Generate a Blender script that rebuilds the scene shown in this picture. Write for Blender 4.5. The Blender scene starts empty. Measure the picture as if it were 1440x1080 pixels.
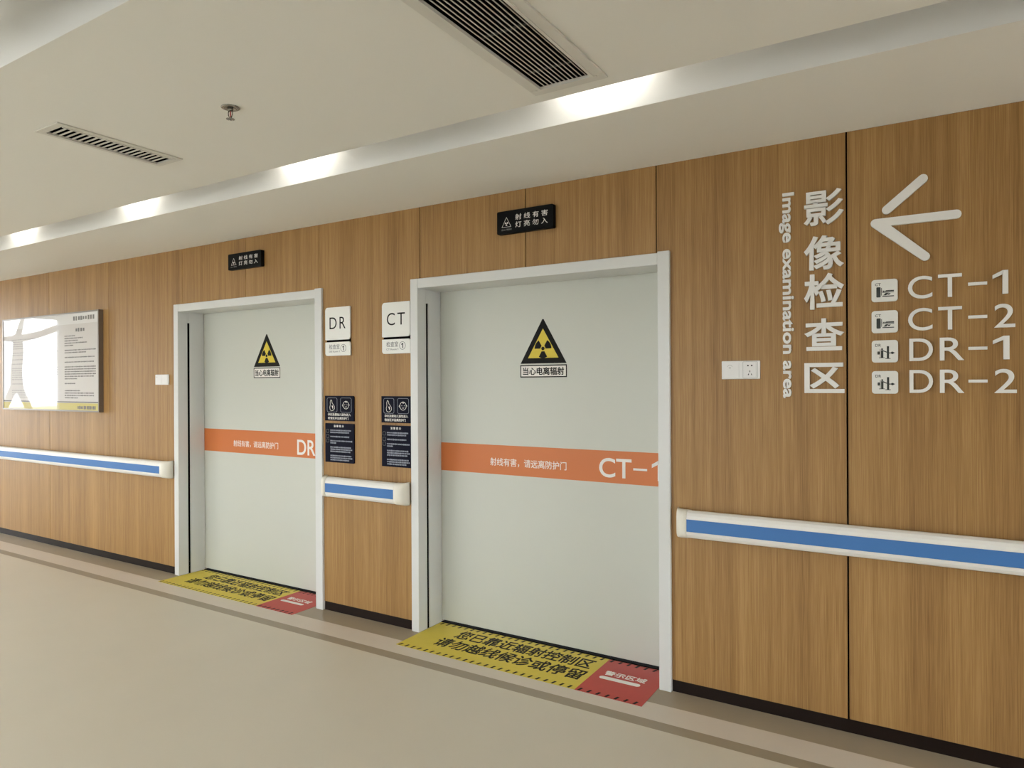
import bpy, bmesh, math, random
from mathutils import Vector, Matrix
random.seed(7)

# ------------------------------------------------------------------ camera
scn = bpy.context.scene
col = scn.collection
F_PX, YAW, PITCH, ROLL = 972.5, 0.55169, -0.00085, -0.00496
EYE, DIST = 1.55, 3.376
fw = Vector((-math.sin(YAW)*math.cos(PITCH), math.cos(YAW)*math.cos(PITCH), math.sin(PITCH)))
rt = Vector((math.cos(YAW), math.sin(YAW), 0)); up = rt.cross(fw)
rt2 = math.cos(ROLL)*rt + math.sin(ROLL)*up
up2 = -math.sin(ROLL)*rt + math.cos(ROLL)*up
cam_d = bpy.data.cameras.new('camera'); cam = bpy.data.objects.new('camera', cam_d); col.objects.link(cam)
cam_d.sensor_width = 36; cam_d.lens = F_PX*36/1440; cam_d.clip_start = 0.02
m = Matrix.Identity(4)
for i in range(3):
    m[i][0], m[i][1], m[i][2] = rt2[i], up2[i], -fw[i]
m[0][3], m[1][3], m[2][3] = 0, -DIST, EYE
cam.matrix_world = m
scn.camera = cam

# ------------------------------------------------------------------ world, exposure
world = bpy.data.worlds.new('world'); scn.world = world; world.use_nodes = True
bg = world.node_tree.nodes['Background']
bg.inputs[0].default_value = (0.93, 0.985, 1.02, 1); bg.inputs[1].default_value = 6.0
LAMP = 11.0
scn.view_settings.view_transform = 'Standard'; scn.view_settings.look = 'None'
scn.view_settings.gamma = 1; scn.view_settings.use_curve_mapping = False
scn.view_settings.exposure = 0.70

# ------------------------------------------------------------------ materials
def mat(name, color, rough=0.5, metallic=0.0, spec=0.3, coat=0.0, emit=None, bump=None, mottle=0.0, mscale=6.0, coat_rough=0.03):
    M = bpy.data.materials.new(name); M.use_nodes = True
    nt = M.node_tree; b = nt.nodes['Principled BSDF']
    b.inputs['Base Color'].default_value = (*color, 1)
    b.inputs['Roughness'].default_value = rough; b.inputs['Metallic'].default_value = metallic
    b.inputs['Specular IOR Level'].default_value = spec
    b.inputs['Coat Weight'].default_value = coat; b.inputs['Coat Roughness'].default_value = coat_rough
    if emit:
        b.inputs['Emission Color'].default_value = (*emit[0], 1); b.inputs['Emission Strength'].default_value = emit[1]
    if mottle or bump:
        geo = nt.nodes.new('ShaderNodeNewGeometry')
        nz = nt.nodes.new('ShaderNodeTexNoise'); nz.inputs['Scale'].default_value = mscale; nz.inputs['Detail'].default_value = 5
        nt.links.new(geo.outputs['Position'], nz.inputs['Vector'])
        if mottle:
            mx = nt.nodes.new('ShaderNodeMix'); mx.data_type = 'RGBA'
            mx.inputs[6].default_value = (*[c*(1-mottle) for c in color], 1)
            mx.inputs[7].default_value = (*[min(1, c*(1+mottle)) for c in color], 1)
            nt.links.new(nz.outputs['Fac'], mx.inputs[0]); nt.links.new(mx.outputs[2], b.inputs['Base Color'])
        if bump:
            n2 = nt.nodes.new('ShaderNodeTexNoise'); n2.inputs['Scale'].default_value = bump[0]; n2.inputs['Detail'].default_value = 3
            nt.links.new(geo.outputs['Position'], n2.inputs['Vector'])
            bp = nt.nodes.new('ShaderNodeBump'); bp.inputs['Strength'].default_value = bump[1]; bp.inputs['Distance'].default_value = 0.002
            nt.links.new(n2.outputs['Fac'], bp.inputs['Height']); nt.links.new(bp.outputs['Normal'], b.inputs['Normal'])
    return M

def wood_mat():
    M = bpy.data.materials.new('oak_laminate'); M.use_nodes = True
    nt = M.node_tree; b = nt.nodes['Principled BSDF']; L = nt.links.new
    geo = nt.nodes.new('ShaderNodeNewGeometry'); oi = nt.nodes.new('ShaderNodeObjectInfo')
    mul = nt.nodes.new('ShaderNodeMath'); mul.operation = 'MULTIPLY'; mul.inputs[1].default_value = 37.0
    L(oi.outputs['Random'], mul.inputs[0])
    cmb = nt.nodes.new('ShaderNodeCombineXYZ'); L(mul.outputs[0], cmb.inputs[0]); L(mul.outputs[0], cmb.inputs[2])
    add = nt.nodes.new('ShaderNodeVectorMath'); add.operation = 'ADD'
    L(geo.outputs['Position'], add.inputs[0]); L(cmb.outputs[0], add.inputs[1])
    def layer(sx, sz, detail, rough=0.55, dist=0.0):
        sc = nt.nodes.new('ShaderNodeVectorMath'); sc.operation = 'MULTIPLY'; sc.inputs[1].default_value = (sx, 1, sz)
        L(add.outputs[0], sc.inputs[0])
        n = nt.nodes.new('ShaderNodeTexNoise'); n.inputs['Scale'].default_value = 1; n.inputs['Detail'].default_value = detail
        n.inputs['Roughness'].default_value = rough; n.inputs['Distortion'].default_value = dist
        L(sc.outputs[0], n.inputs['Vector']); return n.outputs['Fac']
    broad = layer(7, 0.12, 2); mid = layer(38, 0.35, 3, dist=0.15); fine = layer(230, 2.6, 3, 0.65)
    def mixf(a, bb, f):
        x = nt.nodes.new('ShaderNodeMix'); x.data_type = 'FLOAT'; x.inputs[0].default_value = f
        L(a, x.inputs[2]); L(bb, x.inputs[3]); return x.outputs[0]
    pore = layer(420, 5.0, 2, 0.7)
    v = mixf(mixf(mixf(broad, mid, 0.45), fine, 0.40), pore, 0.22)
    cr = nt.nodes.new('ShaderNodeValToRGB'); L(v, cr.inputs[0])
    e = cr.color_ramp.elements
    e[0].position = 0.35; e[0].color = (0.190, 0.092, 0.029, 1)
    e[1].position = 0.65; e[1].color = (0.510, 0.308, 0.118, 1)
    k = e.new(0.5); k.color = (0.355, 0.194, 0.064, 1)
    L(cr.outputs[0], b.inputs['Base Color'])
    b.inputs['Roughness'].default_value = 0.46; b.inputs['Specular IOR Level'].default_value = 0.34
    bp = nt.nodes.new('ShaderNodeBump'); bp.inputs['Strength'].default_value = 0.12; bp.inputs['Distance'].default_value = 0.001
    L(fine, bp.inputs['Height']); L(bp.outputs['Normal'], b.inputs['Normal'])
    return M

WOOD = wood_mat()
M_CEIL = mat('ceiling_paint', (0.84, 0.825, 0.765), 0.9, bump=(300, 0.05))
M_SLOT = mat('slot_brightened_paint', (0.88, 0.875, 0.85), 0.8)  # whiter than the ceiling, to make up for light missing in the slots
M_WALLP = mat('wall_paint', (0.72, 0.70, 0.65), 0.85)
M_FLOOR = mat('floor_vinyl', (0.66, 0.605, 0.495), 0.42, mottle=0.03, mscale=3.0, spec=0.35)
M_FLOORL = mat('floor_vinyl_light', (0.67, 0.60, 0.51), 0.42, mottle=0.03, mscale=5.0, spec=0.35)
M_TAUPE = mat('floor_vinyl_taupe', (0.36, 0.30, 0.215), 0.42, mottle=0.05, mscale=8.0, spec=0.35)
M_BASE = mat('baseboard_dark', (0.014, 0.008, 0.006), 0.42, spec=0.15)
M_DARKGAP = mat('joint_black', (0.006, 0.005, 0.005), 0.9, spec=0.05)
M_FRAME = mat('door_frame_white', (0.70, 0.70, 0.68), 0.30)
M_LEAF = mat('door_leaf_white', (0.60, 0.605, 0.54), 0.36)
M_ORANGE = mat('orange_vinyl', (0.62, 0.185, 0.055), 0.40)
M_PRINTW = mat('print_white', (0.86, 0.83, 0.78), 0.5)
M_PRINTK = mat('print_black', (0.010, 0.009, 0.008), 0.6, spec=0.15)
M_YEL = mat('print_yellow', (0.72, 0.56, 0.05), 0.45)
M_MATY = mat('decal_yellow', (0.70, 0.56, 0.07), 0.5, mottle=0.06, mscale=20)
M_MATR = mat('decal_red', (0.52, 0.075, 0.06), 0.5, mottle=0.06, mscale=20)
M_RAIL = mat('rail_white', (0.84, 0.81, 0.76), 0.42)
M_CAP = mat('rail_cap_cream', (0.80, 0.76, 0.66), 0.38)
M_BLUE = mat('rail_blue', (0.060, 0.185, 0.46), 0.5, bump=(500, 0.08))
M_SIGNW = mat('sign_white', (0.82, 0.81, 0.76), 0.28)
M_NAVY = mat('sign_navy', (0.007, 0.007, 0.017), 0.5, spec=0.06)
M_BOXK = mat('lightbox_black', (0.005, 0.005, 0.005), 0.45, spec=0.08)
M_LETTER = mat('acrylic_letter', (0.84, 0.82, 0.78), 0.35)
M_ICON = mat('pictogram_grey', (0.045, 0.05, 0.045), 0.5)
M_GREYTXT = mat('print_grey', (0.20, 0.20, 0.19), 0.6)
M_BLUETXT = mat('print_pale_blue', (0.30, 0.32, 0.38), 0.6)
M_PLAST = mat('switch_plastic', (0.82, 0.80, 0.78), 0.35)
M_GROOVE = mat('switch_groove', (0.42, 0.41, 0.39), 0.5)
M_ALU = mat('vent_white', (0.70, 0.68, 0.62), 0.45)
M_VBLACK = mat('vent_black', (0.006, 0.005, 0.005), 0.9, spec=0.05)
M_CHROME = mat('chrome', (0.30, 0.285, 0.255), 0.22, metallic=1.0)
M_BULB = mat('bulb_red', (0.40, 0.02, 0.015), 0.1, coat=1)
M_BFRAME = mat('board_frame', (0.22, 0.19, 0.16), 0.35, metallic=0.6)
M_BPRINT = mat('board_print', (0.56, 0.52, 0.49), 0.5, coat=1.0, coat_rough=0.01)
M_BHEAD = mat('board_header', (0.66, 0.64, 0.62), 0.5, coat=1.0, coat_rough=0.01)
M_BYEL = mat('board_yellow', (0.52, 0.43, 0.10), 0.5, coat=1.0, coat_rough=0.01)
M_BTXT = mat('board_text', (0.10, 0.09, 0.085), 0.5, coat=1.0, coat_rough=0.01)
M_BGLARE = mat('board_text_glare', (0.36, 0.34, 0.33), 0.5, coat=1.0, coat_rough=0.01)  # print paled to imitate window reflection washing over the left half
M_LAMP = mat('lamp_diffuser', (0.9, 0.9, 0.88), 0.5, emit=((1.0, 0.96, 0.88), LAMP))
M_LAMPH = mat('lamp_housing', (0.7, 0.7, 0.68), 0.4)
M_BARK = mat('bark', (0.14, 0.12, 0.10), 0.9, mottle=0.3, mscale=9)
M_GROUND = mat('pavement', (0.36, 0.35, 0.33), 0.9, mottle=0.1, mscale=1.0)
M_WFRAME = mat('window_frame', (0.30, 0.30, 0.30), 0.4, metallic=0.5)

# ------------------------------------------------------------------ helpers
WLOC = {}
def root(name, loc, label=None, cat=None, group=None, kind=None):
    o = bpy.data.objects.new(name, None); col.objects.link(o); o.empty_display_size = 0.05
    o.location = loc; WLOC[o] = Vector(loc); tag(o, label, cat, group, kind); return o
def tag(o, label=None, cat=None, group=None, kind=None):
    if label: o['label'] = label
    if cat: o['category'] = cat
    if group: o['group'] = group
    if kind: o['kind'] = kind
    return o
def mk(name, verts, faces, material, parent=None, smooth=False):
    """one mesh object from world coordinates, origin in the middle of its own box"""
    vs = [Vector(v) for v in verts]
    lo = Vector([min(v[i] for v in vs) for i in range(3)]); hi = Vector([max(v[i] for v in vs) for i in range(3)])
    c = (lo+hi)/2
    me = bpy.data.meshes.new(name); me.from_pydata([v-c for v in vs], [], faces); me.update()
    bm = bmesh.new(); bm.from_mesh(me); bmesh.ops.recalc_face_normals(bm, faces=bm.faces); bm.to_mesh(me); bm.free()
    me.materials.append(material)
    if smooth:
        for p in me.polygons: p.use_smooth = True
    o = bpy.data.objects.new(name, me); col.objects.link(o)
    base = WLOC[parent] if parent else Vector((0, 0, 0))
    o.location = c-base; o.parent = parent; WLOC[o] = c
    return o
class MB:
    def __init__(s): s.v = []; s.f = []
    def add(s, v, f):
        n = len(s.v); s.v += [tuple(q) for q in v]; s.f += [[i+n for i in g] for g in f]; return s
    def box(s, x0, x1, y0, y1, z0, z1, bev=0.0, seg=2):
        bm = bmesh.new(); bmesh.ops.create_cube(bm, size=1)
        for q in bm.verts:
            q.co = Vector(((x0+x1)/2+q.co.x*(x1-x0), (y0+y1)/2+q.co.y*(y1-y0), (z0+z1)/2+q.co.z*(z1-z0)))
        if bev: bmesh.ops.bevel(bm, geom=bm.edges[:], offset=bev, segments=seg, affect='EDGES', profile=0.5)
        bm.verts.index_update()
        s.add([q.co.copy() for q in bm.verts], [[q.index for q in f.verts] for f in bm.faces]); bm.free(); return s
    def prism(s, poly, t0, t1, plane='wall'):
        """polygon (u,v) pushed out between depth t0 (back) and t1 (front)"""
        n = len(poly)
        P = (lambda u, v, t: (u, t, v)) if plane == 'wall' else (lambda u, v, t: (u, v, t))
        s.add([P(u, v, t0) for u, v in poly]+[P(u, v, t1) for u, v in poly],
              [list(range(n)), list(range(n, 2*n))]+[[i, (i+1) % n, n+(i+1) % n, n+i] for i in range(n)]); return s
    def ribbon(s, pts, w, t0, t1, plane='wall', closed=False):
        n = len(pts); off = []
        for i in range(n):
            if closed: a, b = pts[i-1], pts[(i+1) % n]
            else: a, b = pts[max(0, i-1)], pts[min(n-1, i+1)]
            dx, dy = b[0]-a[0], b[1]-a[1]; l = math.hypot(dx, dy) or 1
            nx, ny = -dy/l*w/2, dx/l*w/2
            off.append(((pts[i][0]+nx, pts[i][1]+ny), (pts[i][0]-nx, pts[i][1]-ny)))
        P = (lambda q, t: (q[0], t, q[1])) if plane == 'wall' else (lambda q, t: (q[0], q[1], t))
        v = []
        for a, b in off: v += [P(a, t0), P(b, t0), P(a, t1), P(b, t1)]
        f = []
        for i in range(n if closed else n-1):
            j = (i+1) % n; A, B = 4*i, 4*j
            f += [[A+2, A+3, B+3, B+2], [A, B, B+1, A+1], [A, A+2, B+2, B], [A+1, B+1, B+3, A+3]]
        if not closed: f += [[0, 1, 3, 2], [4*n-4, 4*n-2, 4*n-1, 4*n-3]]
        s.add(v, f); return s
    def lathe(s, prof, cx, cy, n=24):
        v = []; f = []
        for r, z in prof:
            for k in range(n):
                a = 2*math.pi*k/n; v.append((cx+r*math.cos(a), cy+r*math.sin(a), z))
        for i in range(len(prof)-1):
            for k in range(n):
                f.append([i*n+k, i*n+(k+1) % n, (i+1)*n+(k+1) % n, (i+1)*n+k])
        f += [list(range(n)), list(range((len(prof)-1)*n, len(prof)*n))]
        s.add(v, f); return s
    def tube(s, pts, radii, n=10):
        pts = [Vector(p) for p in pts]; v = []; f = []
        for i, p in enumerate(pts):
            d = (pts[min(i+1, len(pts)-1)]-pts[max(i-1, 0)]).normalized()
            a = d.orthogonal().normalized() if abs(d.z) > 0.95 or True else None
            ref = Vector((1, 0.2, 0.1)); a = (ref-d*ref.dot(d)).normalized(); b = d.cross(a)
            for k in range(n):
                t = 2*math.pi*k/n; v.append(p+(a*math.cos(t)+b*math.sin(t))*radii[i])
        for i in range(len(pts)-1):
            for k in range(n): f.append([i*n+k, i*n+(k+1) % n, (i+1)*n+(k+1) % n, (i+1)*n+k])
        f += [list(range(n)), list(range((len(pts)-1)*n, len(pts)*n))]
        s.add(v, f); return s
    def build(s, name, material, parent=None, smooth=False): return mk(name, s.v, s.f, material, parent, smooth)
def box(name, x0, x1, y0, y1, z0, z1, material, parent=None, bev=0.0, seg=2):
    return MB().box(x0, x1, y0, y1, z0, z1, bev, seg).build(name, material, parent)
def rrect(x0, x1, z0, z1, r, n=5):
    """rounded rectangle, r = radius or (bl, br, tr, tl)"""
    if not isinstance(r, tuple): r = (r,)*4
    out = []
    for (cx, cz, sx, sz, a0, q) in ((x0, z0, 1, 1, math.pi, r[0]), (x1, z0, -1, 1, 1.5*math.pi, r[1]),
                                    (x1, z1, -1, -1, 0, r[2]), (x0, z1, 1, -1, 0.5*math.pi, r[3])):
        if q <= 0: out.append((cx, cz)); continue
        for k in range(n+1):
            a = a0+0.5*math.pi*k/n
            out.append((cx+sx*q+q*math.cos(a), cz+sz*q+q*math.sin(a)))
    return out
def circ(cx, cz, r, n=24, a0=0, a1=360, rz=None):
    rz = rz or r; full = abs(a1-a0) >= 360
    return [(cx+r*math.cos(math.radians(a0+(a1-a0)*k/(n if full else n-1))), cz+rz*math.sin(math.radians(a0+(a1-a0)*k/(n if full else n-1)))) for k in range(n)]

_txt = {}
def glyphs(s, bold=0.0, spacing=1.0, res=6):
    """outline mesh (verts in x,y ; faces) of a line of lettering, flat"""
    key = (s, bold, spacing)
    if key in _txt: return _txt[key]
    cu = bpy.data.curves.new('lettering', 'FONT'); cu.body = s; cu.size = 1.0; cu.space_character = spacing
    cu.resolution_u = res; cu.fill_mode = 'FRONT'
    o = bpy.data.objects.new('lettering_source', cu); col.objects.link(o)
    bpy.context.view_layer.update()
    me = bpy.data.meshes.new_from_object(o.evaluated_get(bpy.context.evaluated_depsgraph_get()))
    bm = bmesh.new(); bm.from_mesh(me); bmesh.ops.remove_doubles(bm, verts=bm.verts, dist=1e-5)
    bm.verts.index_update(); bm.verts.ensure_lookup_table()
    v = [(q.co.x, q.co.y) for q in bm.verts]; f = []
    for g in bm.faces:
        ids = [q.index for q in g.verts]
        if sum(v[a][0]*v[b_][1]-v[b_][0]*v[a][1] for a, b_ in zip(ids, ids[1:]+ids[:1])) < 0: ids.reverse()
        f.append(ids)
    if s.endswith('1'):          # the built-in numeral one has no flag: add it
        xr = max(q[0] for q in v)-0.098; n = len(v)
        v += [(xr, 0.682), (xr-0.185, 0.555), (xr-0.185, 0.455), (xr, 0.575)]; f.append([n, n+1, n+2, n+3])
    cnt = {}
    for ids in f:
        for a, b_ in zip(ids, ids[1:]+ids[:1]): cnt[(a, b_)] = cnt.get((a, b_), 0)+1
    edges = [e for e in cnt if (e[1], e[0]) not in cnt]
    if bold:                     # thicken the strokes: push every outline vertex outwards
        nrm = {}
        for a, b_ in edges:
            dx, dy = v[b_][0]-v[a][0], v[b_][1]-v[a][1]; l = math.hypot(dx, dy) or 1
            for q in (a, b_): nrm.setdefault(q, []).append((dy/l, -dx/l))
        nv = list(v)
        for q, L_ in nrm.items():
            sx_, sy_ = sum(t[0] for t in L_), sum(t[1] for t in L_); l = math.hypot(sx_, sy_)
            if l < 1e-6: continue
            ux, uy = sx_/l, sy_/l; cs = max(0.5, ux*L_[0][0]+uy*L_[0][1])
            nv[q] = (v[q][0]+ux*bold/cs, v[q][1]+uy*bold/cs)
        v = nv
    bm.free(); bpy.data.meshes.remove(me); bpy.data.objects.remove(o); bpy.data.curves.remove(cu)
    _txt[key] = (v, f, edges); return _txt[key]
def text(name, s, rect, t0, t1, material, parent, plane='wall', bold=0.0, spacing=1.0, rot90=False, fit=None):
    """lettering fitted into rect (u0,u1,v0,v1); raised from depth t0 to t1. fit = glyph box override"""
    v, f, ed = glyphs(s, bold, spacing)
    if rot90: v = [(y, -x) for x, y in v]
    xs = [q[0] for q in v]; ys = [q[1] for q in v]
    bx = fit or (min(xs), max(xs), min(ys), max(ys))
    su = (rect[1]-rect[0])/(bx[1]-bx[0]); sv = (rect[3]-rect[2])/(bx[3]-bx[2])
    q = [(rect[0]+(x-bx[0])*su, rect[2]+(y-bx[2])*sv) for x, y in v]
    P = (lambda a, t: (a[0], t, a[1])) if plane == 'wall' else (lambda a, t: (a[0], a[1], t))
    n = len(q)
    verts = [P(a, t1) for a in q]+[P(a, t0) for a in q]
    faces = [list(g) for g in f]+[[a, b, b+n, a+n] for a, b in ed]
    # keep outward normals: build without recalculation trouble
    return mk(name, verts, faces, material, parent)
def dashes(name, rect, rows, t0, t1, material, parent, chars=14, fill=0.62, ragged=0.25):
    """rows of print too small to read"""
    b = MB(); u0, u1, v0, v1 = rect; n = len(rows); p = (v1-v0)/n
    for i, row in enumerate(rows):
        if not row: continue
        end = u0+(u1-u0)*row; u = u0; cw = (u1-u0)/chars; zc = v1-(i+0.5)*p
        while u+cw*0.5 < end:
            hh = p*fill*random.uniform(0.36, 0.5); w = cw*random.uniform(0.55, 0.85)
            b.prism([(u, zc-hh), (u+w, zc-hh), (u+w, zc+hh), (u, zc+hh)], t0, t1)
            u += cw
    o = b.build(name, material, parent); o['kind'] = 'stuff'; return o

# ------------------------------------------------------------------ key sizes
H = 2.652                                   # ceiling
S1A, S1B = -0.755, -1.005                   # light slot near the wood wall
S2A, S2B = -2.26, -2.51                     # second light slot
XL, XR, YB = -12.0, 3.8, -6.2               # far end wall, near end wall, window side
DOORS = [dict(l=-5.310, r=-3.602, li=-5.252, ri=-3.668), dict(l=-2.815, r=-1.141, li=-2.757, ri=-1.203)]
DT, DI = 2.206, 2.146                       # casing top, clear opening height
LEAF_Y = 0.222

# ------------------------------------------------------------------ wall with wood panels
wall = root('wall_back', (0, 0, 0), kind='structure')
tag(wall, 'oak-look panelled corridor wall with two white doors')
bk = MB()
edges_x = [XL, DOORS[0]['l']+0.01, DOORS[0]['r']-0.01, DOORS[1]['l']+0.01, DOORS[1]['r']-0.01, XR]
for a, b_ in ((0, 1), (2, 3), (4, 5)): bk.box(edges_x[a], edges_x[b_], 0.0125, 0.32, 0, 3.0)
for a, b_ in ((1, 2), (3, 4)): bk.box(edges_x[a], edges_x[b_], 0.0125, 0.32, DT-0.01, 3.0)
bk.build('wall_core', M_DARKGAP, wall)
ZP0, ZP1 = 0.060, H
JW = {-3.146: 0.0012, -0.340: 0.0075, -1.213: 0.006, -1.982: 0.005, -2.749: 0.005}
def panel(x0, x1, z0, z1):
    a = JW.get(x0, 0.0035)/2; c = JW.get(x1, 0.0035)/2
    return box('wood_panel', x0+a, x1-c, 0.0, 0.012, z0, z1, WOOD, wall, bev=0.0012, seg=1)
full = [-12.0, -10.60, -9.53, -8.45, -7.370, -6.313]
for a, c in zip(full, full[1:]): panel(a, c, ZP0, ZP1)
# over and beside the first door
D0, D1 = DOORS
def shaped(poly): return MB().prism(poly, 0.012, 0.0).build('wood_panel', WOOD, wall)
j = 0.00175
shaped([(-6.313+j, ZP0), (D0['l'], ZP0), (D0['l'], DT), (-5.212-j, DT), (-5.212-j, ZP1), (-6.313+j, ZP1)])
panel(-5.212, -4.422, DT, ZP1); panel(-4.422, -3.640, DT, ZP1)
shaped([(D0['r'], ZP0), (-3.146-0.0006, ZP0), (-3.146-0.0006, ZP1), (-3.640+j, ZP1), (-3.640+j, DT), (D0['r'], DT)])
shaped([(-3.146+0.0006, ZP0), (D1['l'], ZP0), (D1['l'], DT), (-2.749-0.0025, DT), (-2.749-0.0025, ZP1), (-3.146+0.0006, ZP1)])
panel(-2.749, -1.982, DT, ZP1); panel(-1.982, -1.213, DT, ZP1)
shaped([(D1['r'], ZP0), (-0.340-0.0037, ZP0), (-0.340-0.0037, ZP1), (-1.213+0.003, ZP1), (-1.213+0.003, DT), (D1['r'], DT)])
panel(-0.340, 0.735, ZP0, ZP1); panel(0.735, 1.81, ZP0, ZP1)
panel(1.81, 2.9, ZP0, ZP1); panel(2.9, XR, ZP0, ZP1)

for i, (a, c, lab) in enumerate(((XL, D0['l'], 'far'), (D0['r'], D1['l'], 'middle'), (D1['r'], XR, 'near'))):
    o = box('baseboard_%s' % lab, a+0.001, c-0.001, 0.003, 0.0124, 0.0, 0.0585, M_BASE, None)
    tag(o, 'dark brown low baseboard at the foot of the %s stretch of wood wall' % lab, kind='structure')

# ------------------------------------------------------------------ floor
floor = root('floor', (0, 0, 0), kind='structure'); tag(floor, 'beige vinyl corridor floor with taupe border stripes')
FY = [0.32, -0.172, -0.338, -0.412, YB]
for (y1, y0), mm, nm in zip(zip(FY, FY[1:]), (M_TAUPE, M_FLOORL, M_TAUPE, M_FLOOR), ('border_strip', 'border_strip', 'border_strip', 'floor_sheet')):
    box(nm, XL, XR, y0, y1, -0.05, 0.0, mm, floor)

# ------------------------------------------------------------------ ceiling with two light slots
ceil = root('ceiling', (0, 0, H), kind='structure'); tag(ceil, 'off-white plaster ceiling with two recessed light slots')
V1 = (-1.254, -1.050, -2.16, -1.126)     # big grille opening x0 x1 y0 y1
V2 = (-3.285, -3.158, -1.876, -1.378)    # small grille opening
box('soffit_panel', XL, XR, S1A, 0.0, H, H+0.30, M_CEIL, ceil)
c = MB(); xs = [XL, V2[0], V2[1], V1[0], V1[1], XR]; ys = sorted([S2A, V1[2], V2[2], V2[3], V1[3], S1B])
for i in range(5):
    for j in range(5):
        hole = (i == 1 and V2[2] <= ys[j] and ys[j+1] <= V2[3]) or (i == 3 and V1[2] <= ys[j] and ys[j+1] <= V1[3])
        if hole: continue
        c.add([(xs[i], ys[j], H), (xs[i+1], ys[j], H), (xs[i+1], ys[j+1], H), (xs[i], ys[j+1], H)], [[0, 1, 2, 3]])
c.add([(XL, S1B, H), (XR, S1B, H), (XR, S1B, H+0.30), (XL, S1B, H+0.30)], [[0, 1, 2, 3]])
c.add([(XL, S2A, H), (XR, S2A, H), (XR, S2A, H+0.30), (XL, S2A, H+0.30)], [[0, 1, 2, 3]])
c.build('centre_panel', M_CEIL, ceil)
box('rear_panel', XL, XR, YB, S2B, H, H+0.30, M_CEIL, ceil)
box('slot_top', XL, XR, S1B, S1A, H+0.29, H+0.30, M_SLOT, ceil)
box('slot_top', XL, XR, S2B, S2A, H+0.29, H+0.30, M_SLOT, ceil)
for nm, ya in (('slot_lining', S1A-0.0006), ('slot_lining', S1B+0.0006), ('slot_lining', S2A-0.0006), ('slot_lining', S2B+0.0006)):
    box(nm, XL, XR, ya-0.0005, ya+0.0005, H+0.0005, H+0.29, M_SLOT, ceil)
box('roof_slab', XL, XR, YB, 0.32, H+0.31, H+0.40, M_CEIL, ceil)

# ------------------------------------------------------------------ other walls and windows
wl = root('wall_left', (XL, 0, 0), kind='structure'); tag(wl, 'far end wall of the corridor with a tall window')
WY0, WY1 = -2.40, -0.20
box('wall_piece', XL-0.2, XL, YB, WY0, 0, 3.0, M_WALLP, wl); box('wall_piece', XL-0.2, XL, WY1, 0.32, 0, 3.0, M_WALLP, wl)
box('wall_piece', XL-0.2, XL, WY0, WY1, H-0.01, 3.0, M_WALLP, wl); box('wall_piece', XL-0.2, XL, WY0, WY1, 0, 0.25, M_WALLP, wl)
wr = root('wall_right', (XR, 0, 0), kind='structure'); tag(wr, 'unseen near end wall with a wide window added to light the door reveals')
RY0, RY1, RZ0, RZ1 = -2.3, -0.3, 0.1, 2.25  # unseen window opening, placed and shaped to brighten the door reveals
box('wall_piece', XR, XR+0.2, YB, RY0, 0, 3.0, M_WALLP, wr); box('wall_piece', XR, XR+0.2, RY1, 0.32, 0, 3.0, M_WALLP, wr)
box('wall_piece', XR, XR+0.2, RY0, RY1, RZ1, 3.0, M_WALLP, wr); box('wall_piece', XR, XR+0.2, RY0, RY1, 0, RZ0, M_WALLP, wr)
wf = root('wall_front', (0, YB, 0), kind='structure'); tag(wf, 'unseen wall behind the camera with windows added for fill light')
FILL_WINS = [(-10.8, -8.2), (-7.3, -4.7), (-4.0, -1.6)]  # unseen windows, added and sized to bring in fill light
px = [XL]+[q for w in FILL_WINS for q in w]+[XR]
for a, b_ in zip(px[::2], px[1::2]): box('wall_piece', a, b_, YB-0.2, YB, 0, 3.0, M_WALLP, wf)
for a, b_ in FILL_WINS:
    box('wall_piece', a, b_, YB-0.2, YB, 0, 0.6, M_WALLP, wf); box('wall_piece', a, b_, YB-0.2, YB, 2.45, 3.0, M_WALLP, wf)
def glazing_mat():
    M = bpy.data.materials.new('window_glass'); M.use_nodes = True; nt = M.node_tree
    for n in list(nt.nodes): nt.nodes.remove(n)
    out = nt.nodes.new('ShaderNodeOutputMaterial'); tr = nt.nodes.new('ShaderNodeBsdfTransparent'); gl = nt.nodes.new('ShaderNodeBsdfGlossy')
    gl.inputs['Roughness'].default_value = 0.02; mx = nt.nodes.new('ShaderNodeMixShader'); mx.inputs[0].default_value = 0.06
    nt.links.new(tr.outputs[0], mx.inputs[1]); nt.links.new(gl.outputs[0], mx.inputs[2]); nt.links.new(mx.outputs[0], out.inputs[0]); return M
M_GLASS = glazing_mat()
for i, (a, b_) in enumerate(FILL_WINS):
    w = root('window_%d' % (i+1), ((a+b_)/2, YB-0.1, 0.6), kind='structure')
    f = MB(); t = 0.05
    f.box(a, a+t, YB-0.14, YB-0.06, 0.6, 2.45).box(b_-t, b_, YB-0.14, YB-0.06, 0.6, 2.45)
    f.box(a+t, b_-t, YB-0.14, YB-0.06, 0.6, 0.6+t).box(a+t, b_-t, YB-0.14, YB-0.06, 2.45-t, 2.45).box((a+b_)/2-t/2, (a+b_)/2+t/2, YB-0.14, YB-0.06, 0.6+t, 2.45-t)
    f.build('window_frame', M_WFRAME, w)
    for q0, q1 in ((a+t, (a+b_)/2-t/2), ((a+b_)/2+t/2, b_-t)):
        mk('pane', [(q0, YB-0.1, 0.6+t), (q1, YB-0.1, 0.6+t), (q1, YB-0.1, 2.45-t), (q0, YB-0.1, 2.45-t)], [[0, 1, 2, 3]], M_GLASS, w)
w = root('window_4', (XR+0.1, (RY0+RY1)/2, RZ0), kind='structure'); t = 0.05; f = MB()
ym = (RY0+RY1)/2
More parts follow.
